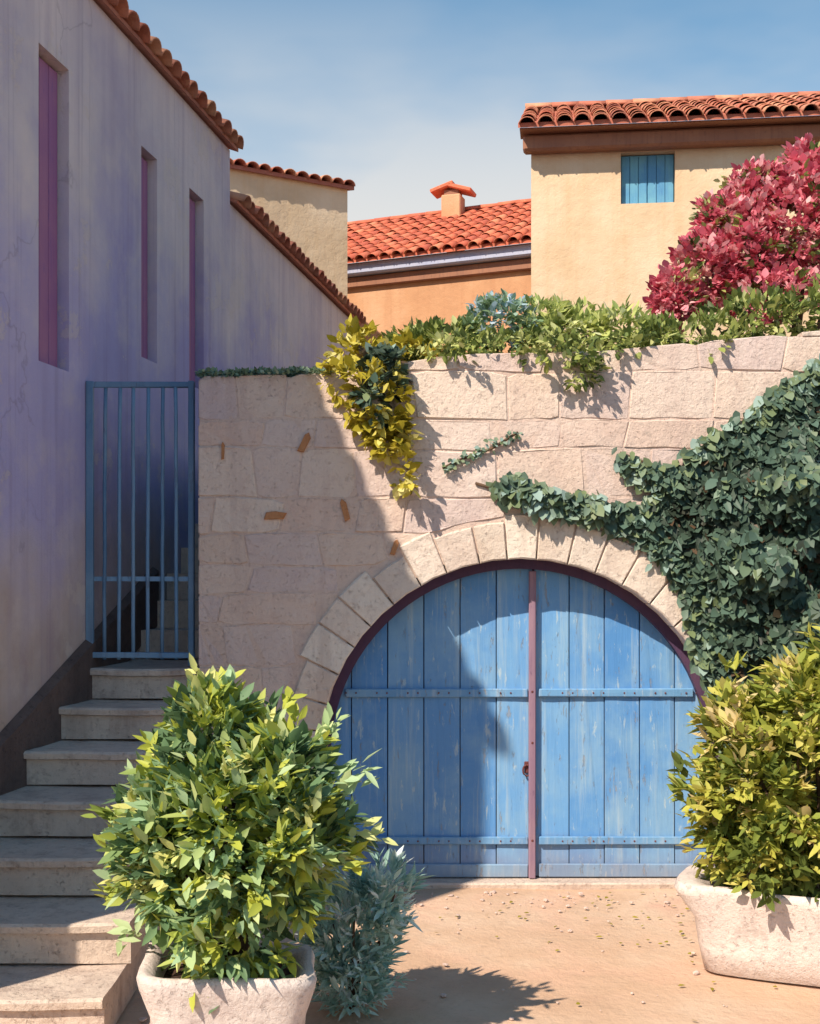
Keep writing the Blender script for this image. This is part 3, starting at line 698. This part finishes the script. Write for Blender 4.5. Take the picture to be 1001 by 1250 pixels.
# ------------------------------------------------------------------ planters
def planter(name, loc, w, d, h, rot, label, seg=48, wob=0.02, flare=1.08, lean=0.0):
    root = empty(name, loc, label, 'planter')
    prof = [(0.80, 0.0), (0.90, 0.02), (0.93, 0.3), (0.97, 0.6), (1.0*flare, 0.86), (1.02*flare, 0.94), (0.99*flare, 1.0), (0.90*flare, 1.0), (0.86, 0.95), (0.84, 0.80)]
    V, Fc = [], []
    R = Matrix.Rotation(rot, 4, 'Z')
    for r, z in prof:
        for k in range(seg):
            a = 2*math.pi*k/seg; c, s = math.cos(a), math.sin(a); e = 0.38
            x = math.copysign(abs(c)**e, c)*w/2*r; y = math.copysign(abs(s)**e, s)*d/2*r
            nzv = mnoise.noise(Vector((x*5+loc[0], y*5+loc[1], z*h*5)))*wob
            nz2 = mnoise.noise(Vector((x*3+7, y*3, 2)))*wob*1.3 if z > 0.8 else 0
            f_ = 1 + nzv/max(w, d)*2
            V.append(Vector(loc) + R @ Vector((x*f_, y*f_, z*h + nz2 + lean*x*(z > .5))))
    n = len(prof)
    for i in range(n-1):
        for k in range(seg): Fc.append([i*seg+k, i*seg+(k+1)%seg, (i+1)*seg+(k+1)%seg, (i+1)*seg+k])
    Fc.append(list(range(seg)))
    mesh('bowl', V, Fc, M['planter'], root, True)
    V = [Vector(loc) + R @ Vector((0, 0, h*0.87))]; Fc = []
    for k in range(seg):
        a = 2*math.pi*k/seg; c, s = math.cos(a), math.sin(a); e = 0.38
        V.append(Vector(loc) + R @ Vector((math.copysign(abs(c)**e, c)*w/2*.86, math.copysign(abs(s)**e, s)*d/2*.86, h*0.84)))
    for k in range(seg): Fc.append([0, 1+k, 1+(k+1) % seg])
    mesh('soil', V, Fc, M['soil'], root)
    return root
planter('stone_planter', (-0.72, -2.95, 0), 0.62, 0.50, 0.47, 0.08, 'square pinkish stone planter holding the bush near the stairs', lean=-0.05)
planter('stone_trough', (2.12, -1.68, 0), 1.42, 0.52, 0.44, -0.38, 'long pale pink stone trough holding the yellow green bush')

# bush in the planter
bp = empty('leafy_bush', (-0.72, -2.95, 0.40), 'large mixed green leafy bush in the square planter before the stairs', 'bush')
blobs = [((-0.72,-2.95,0.98), (0.36,0.34,0.40), 5), ((-0.96,-2.92,0.90), (0.22,0.26,0.30), 2.4), ((-0.47,-2.98,0.94), (0.22,0.26,0.28), 2.2), ((-0.80,-2.9,1.33), (0.19,0.2,0.22), 2), ((-0.55,-2.9,1.20), (0.20,0.2,0.20), 1.8), ((-0.70,-3.0,0.62), (0.27,0.26,0.22), 1.2)]
lf = clumps(blobs, 820, 13, 0.055, 0.090, 0.036, up=0.45, tint_spread=0.10, shell=0.4)
sp = np.array([(-0.84,-2.92,1.56,.0,.9), (-0.74,-2.92,1.50,.1,.8), (-0.48,-2.92,1.44,.1,.9), (-0.32,-2.92,1.38,.3,.7), (-0.22,-2.98,1.20,.9,.5), (-0.18,-2.98,0.98,.9,.2), (-1.16,-2.95,1.02,-.8,.4), (-1.18,-2.9,0.72,-.7,.0), (-1.0,-2.95,1.30,-.6,.7), (-1.08,-2.9,1.14,-.7,.6), (-1.1,-2.95,0.56,-.6,-.2)])
pp, aa = [], []
for q in sp:                                      # longer sprigs that break the outline
    for k in range(16):
        t = random.random(); pp.append(q[:3] + np.array([q[3], 0, q[4]])*0.13*(t-0.6) + rng.normal(size=3)*0.02); aa.append([q[3], random.uniform(-.5,.5), q[4]] + rng.normal(size=3)*0.45)
n = len(pp)
ex = [np.array(pp), np.array(aa), np.array([0,-.5,1.0])+.6*unit(n), 0.085*(.6+.6*rng.random(n)), 0.034*(.7+.5*rng.random(n)), np.repeat(rng.random(len(sp)), 16)*.6+.4]
leaf_mesh('foliage', *[np.concatenate(q) for q in zip(lf, ex)], M['leaf_bush'], bp)
stems(bp, (-0.72,-2.95,0.38), [(-0.95,-2.95,1.0), (-0.82,-2.9,1.35), (-0.5,-2.9,1.2), (-0.45,-3.0,0.9), (-0.7,-2.95,1.1)], 0.018)

for k in range(26):
    q = lf[0][rng.integers(len(lf[0]))]; stems(bp, (-0.72+.12*(random.random()-.5), -2.95, 0.7+.3*random.random()), [tuple(q)], 0.006, 'twig')

# silvery shrub on the ground
ss = empty('silver_shrub', (-0.27, -2.2, 0), 'small silvery blue green shrub between the planter and the blue door', 'shrub')
blobs = [((-0.26,-2.2,0.36), (0.20,0.18,0.27), 3), ((-0.28,-2.22,0.18), (0.15,0.14,0.17), 1.6), ((-0.12,-2.2,0.52), (0.14,0.13,0.18), 1.2)]
lf = clumps(blobs, 330, 11, 0.035, 0.085, 0.020, up=0.8, tint_spread=0.12)
leaf_mesh('foliage', *lf, M['leaf_sil'], ss)
stems(ss, (-0.27,-2.2,-0.01), [(-0.35,-2.2,0.4), (-0.15,-2.2,0.5), (-0.25,-2.25,0.5), (-0.05,-2.18,0.6)], 0.010)

# bush in the trough
by = empty('yellow_bush', (2.1, -1.7, 0.38), 'broad yellow green bush growing in the long stone trough', 'bush')
blobs = [((2.05,-1.70,0.98), (0.56,0.36,0.52), 5), ((1.72,-1.58,0.86), (0.32,0.3,0.40), 3), ((2.3,-1.75,1.34), (0.42,0.34,0.40), 3), ((2.0,-1.65,1.34), (0.26,0.26,0.24), 1.4), ((1.66,-1.55,1.22), (0.20,0.2,0.2), 1.2), ((2.6,-1.9,1.0), (0.42,0.34,0.5), 2), ((1.85,-1.65,0.62), (0.40,0.3,0.26), 1.2)]
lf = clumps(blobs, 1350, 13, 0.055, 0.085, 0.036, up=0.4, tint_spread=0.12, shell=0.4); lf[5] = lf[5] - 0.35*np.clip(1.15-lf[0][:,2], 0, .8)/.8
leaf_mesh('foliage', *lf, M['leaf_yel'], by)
stems(by, (2.05,-1.70,0.36), [(1.75,-1.6,1.0), (2.0,-1.65,1.4), (2.3,-1.75,1.4), (2.5,-1.85,1.0)], 0.018)

for k in range(30):
    q = lf[0][rng.integers(len(lf[0]))]; stems(by, (q[0]*.6+2.05*.4, -1.7, 0.6+.3*random.random()), [tuple(q)], 0.006, 'twig')

# ------------------------------------------------------------------ ivy over the right of the wall
IV = [(1120,380),(1001,436),(945,470),(905,505),(862,528),(842,545),(828,566),(790,560),(752,548),(748,560),(775,585),(800,596),(785,612),(755,612),(728,600),(690,598),(655,585),(622,574),(596,596),(622,606),(640,618),(672,622),(705,632),(742,640),(776,655),(800,676),(820,704),(836,738),(846,790),(856,840),(872,900),(880,1010),(1200,1010),(1200,380)]
IVX = np.array([(P(a, c, 0)[0], P(a, c, 0)[2]) for a, c in IV])
def inside(pt, poly):
    x, y = pt[:,0], pt[:,1]; r = np.zeros(len(pt), bool); j = len(poly)-1
    for i in range(len(poly)):
        xi, yi = poly[i]; xj, yj = poly[j]
        c = ((yi > y) != (yj > y)) & (x < (xj-xi)*(y-yi)/(yj-yi+1e-12)+xi); r ^= c; j = i
    return r
def edge_dist(pt, poly):
    d = np.full(len(pt), 9.0)
    for i in range(len(poly)):
        a, c = poly[i], poly[(i+1) % len(poly)]; ab = c-a
        t = np.clip(((pt-a)@ab)/(ab@ab), 0, 1); d = np.minimum(d, np.linalg.norm(pt-(a+t[:,None]*ab), axis=1))
    return d
iv = empty('ivy', (2.4, -0.1, 0), 'dark green ivy mass spilling over the wall and the right of the arch', 'ivy')
pt = np.column_stack([rng.uniform(IVX[:,0].min(), IVX[:,0].max(), 60000), rng.uniform(IVX[:,1].min(), IVX[:,1].max(), 60000)])
pt = pt[inside(pt, IVX)]; ed = edge_dist(pt, IVX)
pt = pt + np.where(rng.random((len(pt), 1)) < .08, .035, .012)*rng.normal(size=pt.shape)
keep = rng.random(len(pt)) < np.clip(0.35+ed/.12, 0, 1); pt, ed = pt[keep], ed[keep]
keep = (np.hypot(pt[:,0]-AX, pt[:,1]-AZ) > R0-.02) | (pt[:,0] > AX+R0-.03); pt, ed = pt[keep], ed[keep]
pt = pt[:26000]; ed = ed[:26000]
cl = np.array([mnoise.noise(Vector((p[0]*3.2, p[1]*3.2, 5))) + 0.5*mnoise.noise(Vector((p[0]*8, p[1]*8, 1))) for p in pt])
dep = np.minimum(0.36, 0.03+0.6*ed)*(0.7+1.0*cl)
dep = np.clip(dep, 0.02, 0.5)*(0.35+0.65*rng.random(len(pt))**0.4)
pos = np.column_stack([pt[:,0], -0.02-dep, pt[:,1]]); n = len(pos)
ax_ = np.array([-0.15, -0.55, -0.75]) + 0.65*unit(n); nn = np.array([0, -1.0, 0.55]) + 0.6*unit(n)
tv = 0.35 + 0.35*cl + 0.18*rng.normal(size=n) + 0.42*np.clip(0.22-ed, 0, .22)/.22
ivl = [pos, ax_, nn, 0.085*(.5+.9*rng.random(n)), 0.066*(.5+.8*rng.random(n)), tv]
for pth in ([(1000,640),(900,640),(800,625),(720,612),(640,603),(604,592)], [(1000,560),(930,560),(860,570),(800,570),(756,553)], [(980,1000),(930,860),(900,760),(850,680),(790,645)], [(1010,1000),(990,800),(960,600),(980,460)], [(640,603),(600,596),(580,590)], [(540,572),(565,560),(600,548),(632,528)]):
    tube('vine_stem', [Vector(P(a, c, 0)) + Vector((0, -0.02, 0)) for a, c in pth], 0.009, M['bark'], iv, 6)
# thin tendril of small leaves on the sunny stones
td = np.array([(540+92*t, 572-44*t) for t in rng.random(90)]); td += rng.normal(size=td.shape)*3.5
pos = np.array([P(a, c, -0.03) for a, c in td]); n = len(pos)
tdl = [pos, np.array([0,-.5,-.5])+.8*unit(n), np.array([0,-1.,.4])+.5*unit(n), 0.035*(.7+.6*rng.random(n)), 0.025*(.7+.6*rng.random(n)), .8+.2*rng.normal(size=n)]
leaf_mesh('foliage', *[np.concatenate(q) for q in zip(ivl, tdl)], M['leaf_ivy'], iv, curl=0.2)

# ------------------------------------------------------------------ planting on the terrace edge
def shrub(name, label, px, py, Y, rx, rz, mat, n=120, per=11, L=0.075, Wd=0.032, extra=(), up=.4, group=None, cat='shrub', r=.05, droop=0.0):
    c = P(px, py, Y); s = F/(Y+8)
    root = empty(name, (c[0], Y, 2.95), label, cat, group)
    blobs = [((c[0], Y, c[2]), (rx/s, max(.16, min(.3, rx/s*.7)), rz/s), 3)]
    for (ax2, ay2, rx2, rz2, w2, dy) in extra:
        q = P(ax2, ay2, Y+dy); blobs.append(((q[0], Y+dy, q[2]), (rx2/s, max(.1, min(.28, rx2/s*.7)), rz2/s), w2))
    lf = clumps(blobs, n, per, r, L, Wd, up=up, tint_spread=0.14, droop=droop)
    leaf_mesh('foliage', *lf, mat, root)
    stems(root, (c[0], Y, 2.93), [(c[0]+random.uniform(-.6,.6)*rx/s, Y, c[2]+random.uniform(-.2,.5)*rz/s) for _ in range(4)], 0.010)
    return root
shrub('trailing_plant', 'yellow green creeper tumbling over the wall top at the shadow edge', 438, 440, 0.25, 42, 34, M['gold'], 200, 9, 0.08, 0.05,
      extra=[(462,492,34,44,2.4,-.32), (418,462,26,22,1.4,-.3), (470,530,22,30,1.2,-.33), (494,575,12,22,.6,-.32), (500,440,34,22,1.2,.05)], cat='creeper', droop=.4)
shrub('dark_creeper', 'dark green creeper clump hanging among the yellow leaves', 468, 458, 0.02, 24, 34, M['leaf_ivy'], 70, 9, 0.07, 0.05, extra=[(458,485,18,28,1,-.16)], cat='creeper', droop=.5)
shrub('green_shrub', 'low olive green shrub before the orange house', 545, 420, 0.55, 58, 22, M['leaf_grn'], 170, 10, extra=[(500,425,30,20,1,0)])
shrub('blue_blossom_shrub', 'small shrub with pale blue blossom before the cream house corner', 612, 392, 0.5, 42, 28, M['leaf_blue'], 110, 9, 0.06, 0.035)
shrub('pale_shrub', 'pale yellow green rounded shrub under the cream house wall', 700, 406, 0.6, 44, 26, M['leaf_pale'], 230, 10, extra=[(665,394,34,28,1,-.1), (755,406,38,26,1.2,-.1)])
shrub('hedge_plant', 'dark trailing hedge plant lining the wall top below the pale shrubs', 640, 424, 0.22, 90, 13, M['leaf_grn'], 210, 9, 0.06, 0.035, extra=[(560,424,50,11,1,-.2), (690,432,60,12,1.4,-.25), (712,452,16,22,.8,-.28), (760,426,50,14,1.2,-.1)], droop=.3)
shrub('olive_shrub', 'mottled olive shrub at the foot of the bougainvillea', 850, 414, 0.4, 80, 22, M['leaf_grn'], 260, 10, extra=[(930,392,60,28,2,0), (1000,380,50,30,2,0), (800,414,40,18,1,-.2), (880,424,30,14,.8,-.3)])
bg = empty('bougainvillea', (2.6, 1.2, 2.95), 'magenta bougainvillea in full bloom above the wall before the cream house', 'bougainvillea')
blobs = []
for (a, c, rx, rz, w, dy) in ((970,275,66,75,4,0), (910,305,56,66,4,-.1), (866,330,42,50,3,-.15), (912,250,36,38,2,0), (826,366,30,34,2,-.2), (985,215,36,44,2,.1), (1040,260,70,90,3,0), (878,268,26,30,1.5,-.1), (930,225,24,28,1,0), (940,360,70,34,1.6,-.2), (1060,330,80,60,2,0)):
    q = P(a, c, 1.2+dy); s = F/9.2; blobs.append(((q[0], 1.2+dy, q[2]), (rx/s, min(.35, rx/s*.8), rz/s), w))
lf = clumps(blobs, 1700, 12, 0.05, 0.060, 0.042, up=0.8, tint_spread=0.13, shell=0.45)
leaf_mesh('blossom', *lf, M['leaf_bou'], bg)
lf = clumps([(b_[0], tuple(.95*r_ for r_ in b_[1]), b_[2]) for b_ in blobs], 330, 8, 0.05, 0.07, 0.04)
leaf_mesh('foliage', *lf, M['leaf_grn'], bg)
bx_, bz_ = P(960, 300, 1.2)[0], P(960, 300, 1.2)[2]
for t in blobs[:8]: stems(bg, (bx_, 1.2, 2.93), [t[0]], 0.022, 'branch')
# moss cushion along the shaded wall top
xs_ = rng.uniform(-1.34, -0.5, 1600); pos = np.column_stack([xs_, rng.uniform(-.03, .3, 1600), [top(x) for x in xs_]]); pos[:,2] += 0.02+0.02*np.array([mnoise.noise(Vector((x*9, 0, 0))) for x in xs_])
pos[:,2] -= np.where(pos[:,1] < 0, .03*rng.random(1600), 0)
ms = leaf_mesh('moss', pos, np.array([0,-.3,.6])+.9*unit(1600), np.array([0,-.4,1.])+.7*unit(1600), 0.035*(.6+.7*rng.random(1600)), 0.022*np.ones(1600), rng.random(1600), M['moss'])
tag(ms, 'pale green moss fringe along the shaded top of the arch wall', 'moss', kind='stuff')

# pebbles and grit lying on the ground
bm = bmesh.new()
for k in range(300):
    if k < 200: x, y = random.uniform(-1.2, 2.6), -abs(random.gauss(0.05, .25))-0.02
    else: x, y = random.uniform(-1.2, 2.6), random.uniform(-2.6, -0.1)
    r_ = random.choice((.004, .005, .007, .009, .015)) * random.uniform(.7, 1.2)
    m_ = Matrix.Translation((x, y, r_*0.15)) @ Matrix.Rotation(random.random()*6, 4, 'Z') @ Matrix.Diagonal((r_*random.uniform(.8,1.5), r_, r_*random.uniform(.4,.8), 1))
    bmesh.ops.create_icosphere(bm, subdivisions=1, radius=1, matrix=m_)
me = bpy.data.meshes.new('pebbles'); bm.to_mesh(me); bm.free()
pb = link('pebbles', me, M['mortar']); tag(pb, 'scattered small pebbles and grit on the ochre ground', 'pebbles', kind='stuff')

# leaf litter and dropped bracts
n = 120
px_ = np.where(rng.random(n) < .5, rng.uniform(-1.1, 2.5, n), rng.normal(1.6, .5, n)); py_ = -np.abs(rng.normal(0, .9, n))-.04
lt = leaf_mesh('fallen_leaves', np.column_stack([px_, py_, np.full(n, .008)]), np.column_stack([rng.normal(size=n), rng.normal(size=n), .12*rng.random(n)]), np.array([0,0,1.])+.35*unit(n), .03*(.6+.8*rng.random(n)), .02*np.ones(n), rng.random(n)*.3, M['gold'])
tag(lt, 'dry fallen leaves scattered over the ground by the door', 'leaves', kind='stuff')
